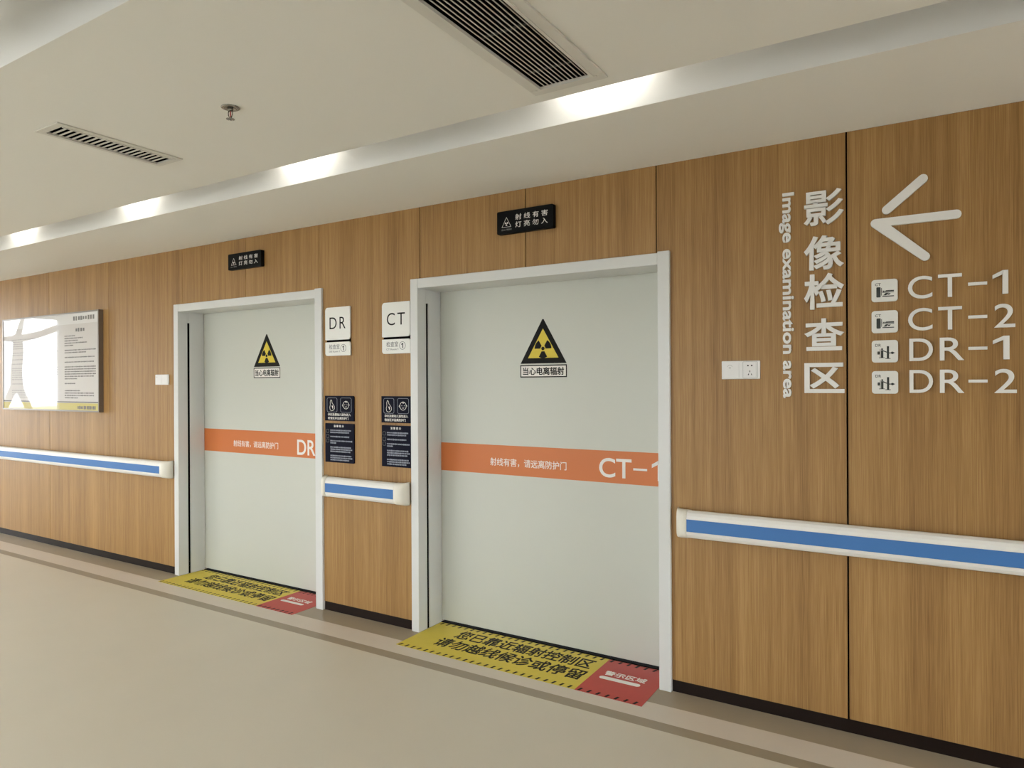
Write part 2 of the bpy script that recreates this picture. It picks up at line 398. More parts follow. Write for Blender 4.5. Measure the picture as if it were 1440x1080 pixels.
f.box(XR+0.06, XR+0.14, RY0, RY0+t, RZ0, RZ1).box(XR+0.06, XR+0.14, RY1-t, RY1, RZ0, RZ1).box(XR+0.06, XR+0.14, ym-t/2, ym+t/2, RZ0+t, RZ1-t)
f.box(XR+0.06, XR+0.14, RY0+t, RY1-t, RZ0, RZ0+t).box(XR+0.06, XR+0.14, RY0+t, RY1-t, RZ1-t, RZ1); f.build('window_frame', M_WFRAME, w)
for q0, q1 in ((RY0+t, ym-t/2), (ym+t/2, RY1-t)):
    mk('pane', [(XR+0.1, q0, RZ0+t), (XR+0.1, q1, RZ0+t), (XR+0.1, q1, RZ1-t), (XR+0.1, q0, RZ1-t)], [[0, 1, 2, 3]], M_GLASS, w)
w = root('window_5', (XL-0.1, (WY0+WY1)/2, 0.25), kind='structure'); t = 0.03
f = MB(); f.box(XL-0.14, XL-0.06, WY0, WY0+t, 0.25, H-0.01).box(XL-0.14, XL-0.06, WY1-t, WY1, 0.25, H-0.01)
f.box(XL-0.14, XL-0.06, WY0+t, WY1-t, 0.25, 0.25+t).box(XL-0.14, XL-0.06, WY0+t, WY1-t, H-0.01-t, H-0.01)
f.build('window_frame', M_WFRAME, w)
mk('pane', [(XL-0.1, WY0+t, 0.25+t), (XL-0.1, WY1-t, 0.25+t), (XL-0.1, WY1-t, H-0.01-t), (XL-0.1, WY0+t, H-0.01-t)], [[0, 1, 2, 3]], M_GLASS, w)
g = box('ground', -60, 40, -60, 40, -0.30, -0.06, M_GROUND); tag(g, 'pale paved ground outside the windows', kind='structure')

# ------------------------------------------------------------------ doors
def trefoil(b, cx, cz, R, t0, t1):
    b.prism(circ(cx, cz, R*0.2, 18), t0, t1)
    for a in (90+60, 90-60, 270):
        inner = circ(cx, cz, R*0.30, 7, a-30, a+30); outer = circ(cx, cz, R, 11, a-30, a+30)
        b.prism(inner+outer[::-1], t0, t1)
def make_door(idx, d, code, tri_x, tri_z, band):
    o = root('door_%d' % idx, ((d['l']+d['r'])/2, 0, 0), kind='structure')
    tag(o, 'white leaded sliding door marked %s with orange band in a white frame' % code)
    # frame: left jamb with the black seal slot, head, right jamb
    lj = MB(); lj.box(d['l'], d['li'], -0.016, 0.070, 0, DT, 0.003); lj.box(d['l'], d['li'], 0.090, LEAF_Y-0.002, 0, DT-0.005, 0.002)
    lj.box(d['l'], d['li']-0.0005, 0.070, 0.090, 2.060, DT-0.005); lj.build('left_jamb', M_FRAME, o)
    box('seal_slot', d['l']+0.01, d['li']-0.005, 0.0705, 0.0895, 0, 2.0595, M_DARKGAP, o)
    box('right_jamb', d['ri'], d['r'], -0.018, LEAF_Y-0.002, 0, DT+0.006, M_FRAME, o, 0.003)
    box('head', d['li']+0.0003, d['ri']-0.0003, -0.014, LEAF_Y-0.002, DI, DT, M_FRAME, o, 0.003)
    box('leaf', d['l'], d['r'], LEAF_Y, LEAF_Y+0.045, 0.014, DT-0.03, M_LEAF, o, 0.002)
    box('floor_track', d['li'], d['ri'], LEAF_Y-0.012, LEAF_Y+0.05, 0.0, 0.004, M_DARKGAP, o)
    y = LEAF_Y
    # orange band with lettering
    bd = MB().prism([(d['l'], band[0]), (d['r']-0.004, band[0]), (d['r']-0.004, band[1]), (d['l'], band[1])], y-0.0001, y-0.0010).build('orange_band', M_ORANGE, o)
    text('lettering', '射线有害，请远离防护门', (band[2], band[3], band[4], band[5]), y-0.0010, y-0.0016, M_PRINTW, bd, bold=0.006)
    n0, za, zb = band[6], band[7], band[8]
    text('lettering', code, (n0, n0+0.195, za, zb), y-0.0010, y-0.0016, M_PRINTW, bd, bold=0.012)
    zm = (za+zb)/2
    MB().prism([(n0+0.205, zm-0.006), (n0+0.285, zm-0.006), (n0+0.285, zm+0.006), (n0+0.205, zm+0.006)], y-0.0010, y-0.0016).build('dash', M_PRINTW, bd)
    text('lettering', '1', (n0+0.312, n0+0.367, za, zb), y-0.0010, y-0.0016, M_PRINTW, bd, bold=0.012)
    # warning sticker
    x0, x1 = tri_x; zt, zb, q1, q0 = tri_z; xc = (x0+x1)/2
    st = MB(); r = 0.004
    st.prism([(x0, zb), (x1, zb), (xc+r, zt), (xc-r, zt)], y-0.0001, y-0.0010)
    s = st.build('warning_triangle', M_PRINTK, o)
    bw = (x1-x0)*0.145
    hgt = zt-zb
    iz0 = zb+bw*0.72; sc = 1-(bw*0.72+bw*1.25)/hgt
    MB().prism([(xc-(x1-x0)/2*sc, iz0), (xc+(x1-x0)/2*sc, iz0), (xc, iz0+hgt*sc)], y-0.0010, y-0.0015).build('yellow_field', M_YEL, s)
    tb = MB(); trefoil(tb, xc, zb+hgt*0.335, hgt*0.215, y-0.0015, y-0.0020); tb.build('trefoil', M_PRINTK, s)
    MB().prism(circ(xc, zb+hgt*0.335, hgt*0.06, 18), y-0.0020, y-0.0023).build('trefoil_ring', M_YEL, s)
    MB().prism(circ(xc, zb+hgt*0.335, hgt*0.042, 18), y-0.0023, y-0.0026).build('trefoil_hub', M_PRINTK, s)
    pl = MB().prism([(x0-0.002, q0), (x1+0.002, q0), (x1+0.002, q1), (x0-0.002, q1)], y-0.0001, y-0.0010).build('caption_plate', M_PRINTW, o)
    cb = MB(); a0, a1, e = x0-0.002, x1+0.002, 0.0065
    for r_ in ((a0, a1, q0, q0+e), (a0, a1, q1-e, q1), (a0, a0+e, q0+e, q1-e), (a1-e, a1, q0+e, q1-e)):
        cb.prism([(r_[0], r_[2]), (r_[1], r_[2]), (r_[1], r_[3]), (r_[0], r_[3])], y-0.0010, y-0.0015)
    cb.build('caption_border', M_PRINTK, pl)
    text('lettering', '当心电离辐射', (x0+0.016, x1-0.016, q0+0.014, q1-0.014), y-0.0010, y-0.0016, M_PRINTK, pl, bold=0.022)
    return o
make_door(1, D0, 'DR', (-4.615, -4.309), (1.944, 1.690, 1.683, 1.602), (1.000, 1.186, -4.872, -4.335, 1.050, 1.102, -4.121, 1.020, 1.134))
make_door(2, D1, 'CT', (-2.152, -1.840), (1.932, 1.668, 1.660, 1.585), (0.988, 1.169, -2.376, -1.844, 1.040, 1.090, -1.636, 1.018, 1.128))

# ------------------------------------------------------------------ ceiling grilles, sprinkler
v = root('ceiling_grille', ((V1[0]+V1[1])/2, (V1[2]+V1[3])/2, H), 'large white air grille with long black slots above the near door', 'air grille')
def grille_frame(parent, V, w, t=0.008):
    f = MB(); x0, x1, y0, y1 = V
    f.box(x0-w, x1+w, y1, y1+w, H-t, H, 0.002); f.box(x0-w, x1+w, y0-w, y0, H-t, H, 0.002)
    f.box(x0-w, x0, y0, y1, H-t, H, 0.002); f.box(x1, x1+w, y0, y1, H-t, H, 0.002)
    w2 = w*0.45
    f.box(x0-w2, x1+w2, y1, y1+w2*0.5, H-t-0.003, H-t); f.box(x0-w2*0.5, x0, y0, y1, H-t-0.003, H-t); f.box(x1, x1+w2*0.5, y0, y1, H-t-0.003, H-t)
    f.build('frame', M_ALU, parent)
    d = 0.07; p = MB()
    p.add([(x0, y0, H), (x1, y0, H), (x1, y1, H), (x0, y1, H), (x0, y0, H+d), (x1, y0, H+d), (x1, y1, H+d), (x0, y1, H+d)],
          [[4, 5, 6, 7], [0, 1, 5, 4], [1, 2, 6, 5], [2, 3, 7, 6], [3, 0, 4, 7]])
    p.build('plenum', M_VBLACK, parent)
grille_frame(v, V1, 0.047)
N = 11; pit = (V1[1]-V1[0])/(N+1)
for k in range(N):
    xx = V1[0]+pit*(k+1); box('slat', xx-0.0011, xx+0.0011, V1[2], V1[3], H-0.002, H+0.0012, M_ALU, v)
for yy in (-1.22, -1.52, -1.82, -2.10):
    box('cross_bar', V1[0], V1[1], yy-0.004, yy+0.004, H+0.012, H+0.018, M_ICON, v)
v = root('ceiling_grille', ((V2[0]+V2[1])/2, (V2[2]+V2[3])/2, H), 'small narrow white air grille with short dark slots on the left of the ceiling', 'air grille')
grille_frame(v, V2, 0.034, 0.006)
N = 19; pit = (V2[3]-V2[2])/N
for k in range(N+1):
    yy = V2[2]+pit*k
    if 0 < k < N:
        box('slat', V2[0], V2[1], yy-0.0036, yy+0.0036, H-0.003, H+0.001, M_ALU, v)
sx, sy = -2.387, -1.62
s = root('sprinkler', (sx, sy, H), 'chrome pendent fire sprinkler with red bulb hanging from the ceiling', 'sprinkler')
MB().lathe([(0.0, H), (0.034, H), (0.036, H-0.003), (0.030, H-0.006), (0.022, H-0.007), (0.021, H-0.002)], sx, sy).build('escutcheon', M_CHROME, s, True)
MB().lathe([(0.011, H-0.002), (0.011, H-0.012), (0.008, H-0.016), (0.0, H-0.016)], sx, sy, 16).build('body', M_CHROME, s, True)
for sg in (-1, 1):
    MB().tube([(sx+sg*0.008, sy, H-0.010), (sx+sg*0.013, sy, H-0.020), (sx+sg*0.012, sy, H-0.032), (sx+sg*0.003, sy, H-0.043)], [0.0024]*4, 8).build('frame_arm', M_CHROME, s, True)
MB().lathe([(0.0, H-0.016), (0.0022, H-0.017), (0.0026, H-0.028), (0.0018, H-0.040), (0.0, H-0.041)], sx, sy, 10).build('bulb', M_BULB, s, True)
b = MB(); b.lathe([(0.0, H-0.042), (0.005, H-0.042), (0.006, H-0.046), (0.0, H-0.047)], sx, sy, 12)
for k in range(8):
    a = k*math.pi/4; ca, sa = math.cos(a), math.sin(a)
    pts = [(0.003, -0.0022), (0.016, -0.0045), (0.016, 0.0045), (0.003, 0.0022)]
    b.prism([(sx+p*ca-q*sa, sy+p*sa+q*ca) for p, q in pts], H-0.0465, H-0.0480, 'floor')
b.build('deflector', M_CHROME, s)

# ------------------------------------------------------------------ lamps hidden in the slots
def slot_lamp(x, yface, label):
    y = yface-0.10; z = H+0.135
    o = root('slot_lamp', (x, y, z), label, 'lamp', 'short lamps inside the ceiling light slots')
    box('housing', x-0.18, x+0.18, y-0.03, y-0.008, z-0.01, H+0.289, M_LAMPH, o, 0.003)
    box('diffuser', x-0.17, x+0.17, y-0.008, y+0.008, z, z+0.03, M_LAMP, o, 0.004)
for x, t in ((-1.165, 'beside the large grille'), (-2.90, 'second from the large grille'), (-4.50, 'third from the large grille'),
             (-6.10, 'fourth from the large grille'), (-7.70, 'fifth from the large grille')):
    slot_lamp(x, S1A, 'short lamp inside the wall-side ceiling slot, '+t)
for x, t in ((-3.18, 'nearest the top left corner'), (-4.88, 'second along to the left'), (-6.58, 'third along to the left')):
    slot_lamp(x, S2A, 'short lamp inside the ceiling slot farther from the wall, '+t)

# ------------------------------------------------------------------ handrails
def rail_profile(grow=0.0):
    g = grow
    pts = [(-0.026, 0.806-g), (-0.040, 0.797-g), (-0.060, 0.794-g), (-0.076, 0.800-g), (-0.085-g, 0.814), (-0.088-g, 0.828),
           (-0.088-g, 0.889), (-0.085-g, 0.905), (-0.076, 0.919+g), (-0.060, 0.927+g), (-0.040, 0.926+g), (-0.026, 0.918+g)]
    return pts
def handrail(x0, x1, capl, capr, label):
    o = root('handrail', ((x0+x1)/2, 0, 0.86), label, 'handrail', 'white wall handrails with blue strip')
    a = x0+(0.062 if capl else 0); c = x1-(0.072 if capr else 0)
    pr = rail_profile(); n = len(pr)
    # rail body with a shallow channel for the strip
    pr2 = pr[:6]+[(-0.086, 0.8285), (-0.086, 0.8885)]+pr[6:]
    n = len(pr2); b = MB()
    b.add([(a, y, z) for y, z in pr2]+[(c, y, z) for y, z in pr2], [list(range(n)), list(range(n, 2*n))]+[[i, (i+1) % n, n+(i+1) % n, n+i] for i in range(n)])
    b.build('rail_body', M_RAIL, o)
    box('blue_strip', a+0.001, c-0.001, -0.0885, -0.0862, 0.829, 0.888, M_BLUE, o)
    box('mounting_rail', a, c, -0.0262, -0.0005, 0.83, 0.89, M_RAIL, o)
    def cap(xi, xe):
        secs = []; K = 8; q = rail_profile(0.0025); L = xe-xi
        for k in range(K+1):
            th = k/K*math.pi/2
            x = xi+L*(0.35+0.65*math.sin(th)) if k else xi
            s = 0.25+0.75*math.cos(th)**0.7 if k else 1.0
            if k == 0: secs.append([(xi, y, z) for y, z in q])
            if k == 0: x = xi+L*0.35; s = 1.0
            zz = 1.0+0.05*math.sin(th)**2
            secs.append([(x, y*s if y < -0.03 else -0.001+(y+0.026)*s, 0.86+(z-0.86)*zz) for y, z in q])
        for sct in secs:   # back edge runs to the wall
            for i in (0, len(sct)-1): sct[i] = (sct[i][0], -0.001, sct[i][2])
        b = MB(); n = len(q); vv = [p for sct in secs for p in sct]; ff = []
        for i in range(len(secs)-1):
            for k in range(n): ff.append([i*n+k, i*n+(k+1) % n, (i+1)*n+(k+1) % n, (i+1)*n+k])
        ff += [list(range(n)), list(range((len(secs)-1)*n, len(secs)*n))]
        b.add(vv, ff).build('end_cap', M_CAP, o, True)
    if capl: cap(a, x0)
    if capr: cap(c, x1)
handrail(-1.100, 3.5, True, False, 'long white handrail with blue strip on the wall right of the near door')
handrail(-3.562, -2.826, True, True, 'short white handrail with blue strip between the two doors')
handrail(-11.6, -5.325, False, True, 'white handrail with blue strip below the framed notice board')

# ------------------------------------------------------------------ lightbox signs over the doors
def lightbox(x0, x1, z0, z1, label):
    o = root('lightbox_sign', ((x0+x1)/2, 0, z0), label, 'sign', 'black warning lightboxes over the doors')
    MB().prism(rrect(x0, x1, z0, z1, 0.008), -0.0005, -0.030).build('housing', M_BOXK, o)
    w, h = x1-x0, z1-z0; y = -0.030
    cx = x0+w*0.175; zb = z0+h*0.29; th = h*0.42; tw = th*1.12
    b = MB(); b.ribbon([(cx-tw/2, zb), (cx+tw/2, zb), (cx, zb+th)], 0.0035, y, y-0.0006, closed=True)
    trefoil(b, cx, zb+th*0.34, th*0.21, y, y-0.0006); b.build('trefoil_symbol', M_PRINTW, o)
    text('lettering', '当心辐射', (x0+w*0.08, x0+w*0.27, z0+h*0.14, z0+h*0.215), y, y-0.0006, M_GREYTXT, o)
    text('lettering', '射 线 有 害', (x0+w*0.335, x0+w*0.905, z0+h*0.55, z0+h*0.80), y, y-0.0006, M_PRINTW, o)
    text('lettering', '灯 亮 勿 入', (x0+w*0.335, x0+w*0.905, z0+h*0.22, z0+h*0.47), y, y-0.0006, M_PRINTW, o)
lightbox(-4.585, -4.208, 2.418, 2.538, 'black lightbox sign with white lettering over the DR door')
lightbox(-2.155, -1.789, 2.404, 2.534, 'black lightbox sign with white lettering over the CT door')

# ------------------------------------------------------------------ room signs and navy notices
def room_sign(x0, x1, code, label):
    o = root('room_sign', ((x0+x1)/2, 0, 1.744), label, 'sign', 'white room name signs between the doors')
    w = x1-x0
    MB().prism(rrect(x0+0.004, x1-0.006, 1.750, 2.062, 0.004), -0.0005, -0.004).build('backing', M_DARKGAP, o)
    u = MB().prism(rrect(x0, x1-0.002, 1.851, 2.072, (0.004, 0.022, 0.002, 0.022)), -0.004, -0.014).build('upper_plate', M_SIGNW, o)
    l = MB().prism(rrect(x0, x1, 1.744, 1.836, (0.018, 0.003, 0.018, 0.004)), -0.004, -0.014).build('lower_plate', M_SIGNW, o)
    text('lettering', code, (x0+w*0.18, x0+w*0.82, 1.925, 2.004), -0.014, -0.0146, M_PRINTK, u, bold=-0.004, spacing=1.25)
    text('lettering', '检查室', (x0+w*0.16, x0+w*0.58, 1.787, 1.821), -0.014, -0.0146, M_GREYTXT, l, bold=0.004)
    text('lettering', code+' Room 1', (x0+w*0.16, x0+w*0.58, 1.766, 1.778), -0.014, -0.0146, M_GREYTXT, l)
    MB().ribbon(circ(x0+w*0.73, 1.793, 0.0245, 28), 0.0028, -0.014, -0.0146, closed=True).build('number_ring', M_GREYTXT, l)
    text('lettering', '1', (x0+w*0.69, x0+w*0.755, 1.777, 1.809), -0.014, -0.0146, M_PRINTK, l, bold=0.01)
room_sign(-3.568, -3.334, 'DR', 'white two-plate DR room sign beside the far door')
room_sign(-3.052, -2.818, 'CT', 'white two-plate CT room sign beside the near door')
def notice_pair(x0, x1, lab):
    w = x1-x0
    o = root('notice_plate', ((x0+x1)/2, 0, 1.300), 'navy plate with pregnancy and baby icons below the %s room sign' % lab, 'notice', 'navy notice plates')
    MB().prism(rrect(x0, x1, 1.302, 1.472, (0.002, 0.004, 0.012, 0.002)), -0.0005, -0.010).build('plate', M_NAVY, o)
    y0, y1 = -0.010, -0.0106
    za, zb_ = 1.362, 1.458
    f1 = (x0+w*0.08, x0+w*0.43); f2 = (x0+w*0.55, x0+w*0.92)
    for q in (f1, f2): MB().ribbon(rrect(q[0], q[1], za, zb_, 0.012), 0.0022, y0, y1, closed=True).build('icon_frame', M_BLUETXT, o)
    c1 = (f1[0]+f1[1])/2; c2 = (f2[0]+f2[1])/2; zc = (za+zb_)/2
    b = MB()   # expectant mother in profile
    b.ribbon([(c1-0.012, zc+0.034), (c1-0.018, zc+0.018), (c1-0.016, zc), (c1-0.022, zc-0.016), (c1-0.018, zc-0.034), (c1-0.004, zc-0.040)], 0.003, y0, y1)
    b.ribbon([(c1-0.010, zc+0.036), (c1-0.002, zc+0.026), (c1, zc+0.014), (c1+0.010, zc+0.004), (c1+0.022, zc-0.010), (c1+0.022, zc-0.026), (c1+0.012, zc-0.036), (c1-0.002, zc-0.040)], 0.003, y0, y1)
    b.prism([(c1-0.004, zc-0.006), (c1+0.005, zc-0.004), (c1+0.010, zc-0.016), (c1+0.006, zc-0.028), (c1+0.001, zc-0.016)], y0, y1)
    b.build('pregnancy_icon', M_PRINTW, o)
    b = MB(); b.ribbon(circ(c2, zc, 0.026, 24), 0.003, y0, y1, closed=True)
    for sg in (-1, 1): b.ribbon(circ(c2+sg*0.027, zc-0.002, 0.006, 9, 90*sg-90 if sg > 0 else 90, 90*sg+0 if sg > 0 else 270), 0.0025, y0, y1)
    b.ribbon([(c2-0.006, zc+0.024), (c2+0.002, zc+0.016), (c2+0.008, zc+0.022)], 0.004, y0, y1)
    for sg in (-1, 1): b.prism(circ(c2+sg*0.010, zc+0.002, 0.0025, 8), y0, y1)
    b.ribbon(circ(c2, zc-0.004, 0.010, 7, 215, 325), 0.0025, y0, y1)
    b.build('baby_icon', M_PRINTW, o)
    text('lettering', '孕妇及婴幼儿请勿进入', (x0+w*0.11, x0+w*0.90, 1.336, 1.354), y0, y1, M_PRINTW, o, bold=0.012)
    text('lettering', '检查区并远离防护门', (x0+w*0.11, x0+w*0.82, 1.311, 1.329), y0, y1, M_PRINTW, o, bold=0.012)
    o = root('notice_plate', ((x0+x1)/2, 0, 1.018), 'tall navy plate of small print at the bottom below the %s room sign' % lab, 'notice', 'navy notice plates')
    MB().prism(rrect(x0+0.002, x1, 1.020, 1.285, (0.004, 0.008, 0.008, 0.004)), -0.0005, -0.010).build('plate', M_NAVY, o)
    text('lettering', '温 馨 提 示', (x0+w*0.31, x0+w*0.66, 1.259, 1.275), y0, y1, M_PRINTW, o, bold=0.01)
    dashes('small_print', (x0+w*0.19, x0+w*0.95, 1.030, 1.245), [0.95, 0.88, 0, 0.86, 0, 1.0, 0.28, 0, 0.94, 1.0, 0.9, 0, 0.94, 1.0, 0.85], y0, y1, M_BLUETXT, o, 22, 0.72)
    b = MB()
    for zc in (1.232, 1.197, 1.166): b.ribbon(rrect(x0+w*0.05, x0+w*0.14, zc-0.011, zc+0.011, 0.003, 3), 0.0016, y0, y1, closed=True)
    b.build('icon_column', M_GREYTXT, o)
notice_pair(-3.579, -3.309, 'DR')
notice_pair(-3.064, -2.8165, 'CT')

# ------------------------------------------------------------------ switch and socket
o = root('light_switch', (-5.486, 0, 1.552), 'white light switch plate on wood wall left of the far door', 'switch')
box('plate', -5.580, -5.392, -0.010, -0.0005, 1.553, 1.638, M_PLAST, o, 0.003)
for a, c in ((-5.572, -5.488), (-5.484, -5.400)): box('rocker', a, c, -0.013, -0.0101, 1.560, 1.631, M_PLAST, o, 0.0015)
MB().prism([(-5.556, 1.616), (-5.545, 1.616), (-5.545, 1.620), (-5.556, 1.620)], -0.013, -0.0134).build('indicator', M_GROOVE, o)
o = root('wall_socket', (-0.797, 0, 1.565), 'white double outlet plate on wood wall left of the vertical lettering', 'socket')
box('plate', -0.886, -0.708, -0.009, -0.0005, 1.565, 1.652, M_PLAST, o, 0.003)
box('card_module', -0.879, -0.803, -0.012, -0.0091, 1.571, 1.646, M_PLAST, o, 0.0015)
b = MB(); b.ribbon(circ(-0.846, 1.622, 0.011, 9, 10, 170), 0.0016, -0.012, -0.0124); b.prism(rrect(-0.851, -0.841, 1.617, 1.621, 0.0015), -0.012, -0.0124); b.build('card_mark', M_GROOVE, o)
box('card_slot', -0.855, -0.837, -0.0135, -0.0121, 1.578, 1.607, M_PLAST, o, 0.001)
sm = box('outlet_module', -0.781, -0.724, -0.0115, -0.0091, 1.573, 1.644, M_PLAST, o, 0.0015)
MB().ribbon(rrect(-0.786, -0.719, 1.570, 1.647, 0.004), 0.0014, -0.009, -0.0094, closed=True).build('module_groove', M_GROOVE, o)
for cx in (-0.762, -0.745): MB().prism(circ(cx, 1.629, 0.0036, 14), -0.0115, -0.0119).build('socket_hole', M_PRINTK, sm)
for pts in ([(-0.755, 1.597), (-0.752, 1.597), (-0.752, 1.606), (-0.755, 1.606)], [(-0.763, 1.584), (-0.760, 1.583), (-0.757, 1.590), (-0.760, 1.591)], [(-0.749, 1.590), (-0.746, 1.591), (-0.743, 1.584), (-0.746, 1.583)]):
    MB().prism(pts, -0.0115, -0.0119).build('socket_hole', M_PRINTK, sm)

# ------------------------------------------------------------------ raised lettering on the right
Y0, Y1 = -0.0005, -0.014
o = root('wall_lettering', (-0.435, 0, 1.50), 'large white raised Chinese characters running down the wall', 'lettering', None)
tops = [2.425, 2.205, 2.040, 1.842, 1.643]; bots = [2.245, 2.060, 1.880, 1.693, 1.498]
tops = [2.408, 2.205, 2.036, 1.834, 1.635]; bots = [2.252, 2.052, 1.876, 1.690, 1.500]
for ch, zt, zb in zip('影像检查区', tops, bots): text('character', ch, (-0.514, -0.350, zb, zt), Y0, Y1, M_LETTER, o, bold=(0.016 if ch == '影' else 0.023))
o = root('wall_lettering', (-0.58, 0, 1.476), 'small white raised English words running sideways down the wall', 'lettering')
def runs(s):
    """advance position of each letter of a line of lettering"""
    res = []
    for i, ch in enumerate(s):
        if ch == ' ': continue
        v0, _, _ = glyphs(s[:i]+ch if i else ch, 0.026); v1, _, _ = glyphs(ch, 0.026)
        xr = max(q[0] for q in v0); wv = [q[0] for q in v1]; ww = max(wv)-min(wv)
        ys_ = [q[1] for q in v1]; res.append((ch, xr-ww, xr, min(ys_), max(ys_)))
    return res
rr = runs('Image examination area'); tot = rr[-1][2]; x_first = rr[0][1]
zt, zb = 2.418, 1.476; sc = (zt-zb)/(tot-x_first); cap_h = max(q[4] for q in rr)
asc = 0.049/cap_h
for ch, a, c_, y0_, y1_ in rr:
    u0 = -0.604+y0_*asc; u1 = -0.604+y1_*asc
    text('letter', ch, (u0, u1, zt-(c_-x_first)*sc, zt-(a-x_first)*sc), Y0, -0.010, M_LETTER, o, bold=0.026, rot90=True)

o = root('wall_arrow', (-0.08, 0, 2.06), 'large white raised arrow pointing left on the wood wall', 'arrow')
def cap_bar(p, q, w):
    (x0, z0), (x1, z1) = p, q; a = math.degrees(math.atan2(z1-z0, x1-x0))
    return circ(x1, z1, w/2, 9, a-90, a+90)+circ(x0, z0, w/2, 9, a+90, a+270)
MB().prism(cap_bar((-0.183, 2.285), (-0.049, 2.398), 0.036), Y0, Y1).build('upper_stroke', M_LETTER, o)
w = 0.036; x0, z0 = -0.226, 2.234
low = circ(0.068, 2.234, w/2, 9, -90, 90)+[(-0.226, 2.234+w/2)]
aa = math.degrees(math.atan2(2.072-2.232, -0.043+0.226))
pts = circ(0.068, 2.234, w/2, 9, -90, 90)+circ(-0.226, 2.232, 0.0185, 9, 90, 90+180+aa+0)
pts += circ(-0.043, 2.072, w/2, 9, aa-90, aa+90)
pts += [(-0.168, 2.216)]
MB().prism(pts, Y0, Y1).build('lower_stroke', M_LETTER, o)

rows = [('CT', 'CT-1', 1.893, 1.988, 0.240), ('CT', 'CT-2', 1.759, 1.854, 0.262), ('DR', 'DR-1', 1.632, 1.727, 0.243), ('DR', 'DR-2', 1.498, 1.595, 0.266)]
for n_, (kind, s, z0, z1, xe) in enumerate(rows):
    x0, x1 = -0.242, -0.143; w = x1-x0; h = z1-z0
    o = root('pictogram_plate', ((x0+x1)/2, 0, z0), 'white rounded plate with %s machine pictogram left of the %s lettering' % (kind, s), 'pictogram', 'white pictogram plates under the arrow')
    MB().prism(rrect(x0, x1, z0, z1, 0.012), Y0, Y1).build('plate', M_SIGNW, o)
    P = lambda u, v: (x0+w*u, z0+h*v)
    text('lettering', kind, (*[x0+w*q for q in (0.14, 0.36)], *[z0+h*q for q in (0.72, 0.84)]), Y1, Y1-0.0006, M_ICON, o, bold=0.01)
    b = MB(); A = lambda pts: b.prism([P(*q) for q in pts], Y1, Y1-0.0006)
    R = lambda u0, u1, v0, v1: A([(u0, v0), (u1, v0), (u1, v1), (u0, v1)])
    if kind == 'CT':
        A(rrect(0.19, 0.35, 0.20, 0.66, 0.03)); R(0.375, 0.395, 0.28, 0.62)
        A(circ(0.47, 0.465, 0.028, 12)); A([(0.50, 0.445), (0.86, 0.445), (0.86, 0.50), (0.56, 0.50)]); R(0.42, 0.86, 0.40, 0.425)
        A([(0.45, 0.28), (0.56, 0.28), (0.66, 0.38), (0.55, 0.38)]); A([(0.60, 0.30), (0.68, 0.30), (0.74, 0.36), (0.66, 0.36)])
        R(0.42, 0.86, 0.215, 0.255)
    else:
        A(circ(0.40, 0.60, 0.040, 12)); A(rrect(0.355, 0.445, 0.22, 0.555, 0.02)); A([(0.28, 0.20), (0.50, 0.20), (0.50, 0.225), (0.28, 0.225)])
        R(0.315, 0.335, 0.22, 0.60); A(rrect(0.22, 0.31, 0.36, 0.50, 0.02)); A([(0.445, 0.50), (0.58, 0.44), (0.58, 0.48), (0.445, 0.55)])
        A(rrect(0.58, 0.665, 0.16, 0.73, 0.01)); R(0.665, 0.76, 0.405, 0.445); A(circ(0.79, 0.425, 0.055, 12)); A([(0.84, 0.40), (0.90, 0.425), (0.84, 0.45)])
        R(0.52, 0.72, 0.16, 0.19)
    b.build('pictogram', M_ICON, o)
    o = root('room_lettering', (0.07, 0, z0), 'white raised room name %s on the wood wall' % s, 'lettering', 'raised room names under the arrow')
    d = xe-0.240
    za, zb = z0+0.004, z1+0.003
    slots = {'C': (-0.105, -0.017), 'D': (-0.101, -0.016), 'T': (0.003, 0.086), 'R': (0.008, 0.093)}
    text('character', s[0], (*slots[s[0]], za, zb), Y0, Y1, M_LETTER, o, bold=0.004)
    text('character', s[1], (*slots[s[1]], za, zb), Y0, Y1, M_LETTER, o, bold=0.004)
    MB().prism([(0.107, (za+zb)/2-0.006), (0.171, (za+zb)/2-0.006), (0.171, (za+zb)/2+0.006), (0.107, (za+zb)/2+0.006)], Y0, Y1).build('dash', M_LETTER, o)
    text('character', s[3], ((0.189 if s[3] == '1' else 0.194), xe, za, zb), Y0, Y1, M_LETTER, o, bold=0.004)

# ------------------------------------------------------------------ framed notice board
x0, x1, z0, z1 = -8.245, -6.396, 1.308, 2.232
o = root('notice_board', ((x0+x1)/2, 0, z0), 'wide glass-fronted notice board in a thin grey frame', 'notice board')
fr = MB(); t = 0.014
fr.box(x0, x1, -0.042, -0.0005, z1-t, z1).box(x0, x1, -0.042, -0.0005, z0, z0+t).box(x0, x0+t, -0.042, -0.0005, z0+t, z1-t).box(x1-t, x1, -0.042, -0.0005, z0+t, z1-t)
fr.build('frame', M_BFRAME, o)
box('printed_sheet', x0+t, x1-t, -0.037, -0.001, z0+t, z1-t, M_BPRINT, o)
yb, yf = -0.037, -0.0374
MB().prism([(x0+t, 2.122), (x1-t, 2.122), (x1-t, z1-t), (x0+t, z1-t)], yb, yf).build('header_band', M_BHEAD, o)
MB().prism([(x0+t, z0+t), (x1-t, z0+t), (x1-t, 1.388), (x0+t, 1.388)], yb, yf).build('footer_band', M_BYEL, o)
MB().prism([(x0+t, 1.392), (x1-t, 1.392), (x1-t, 1.402), (x0+t, 1.402)], yb, yf).build('footer_line', M_BTXT, o)
dashes('small_print', (-6.84, -6.46, 2.150, 2.195), [1.0], yf, yf-0.0004, M_BTXT, o, 9, 0.9)
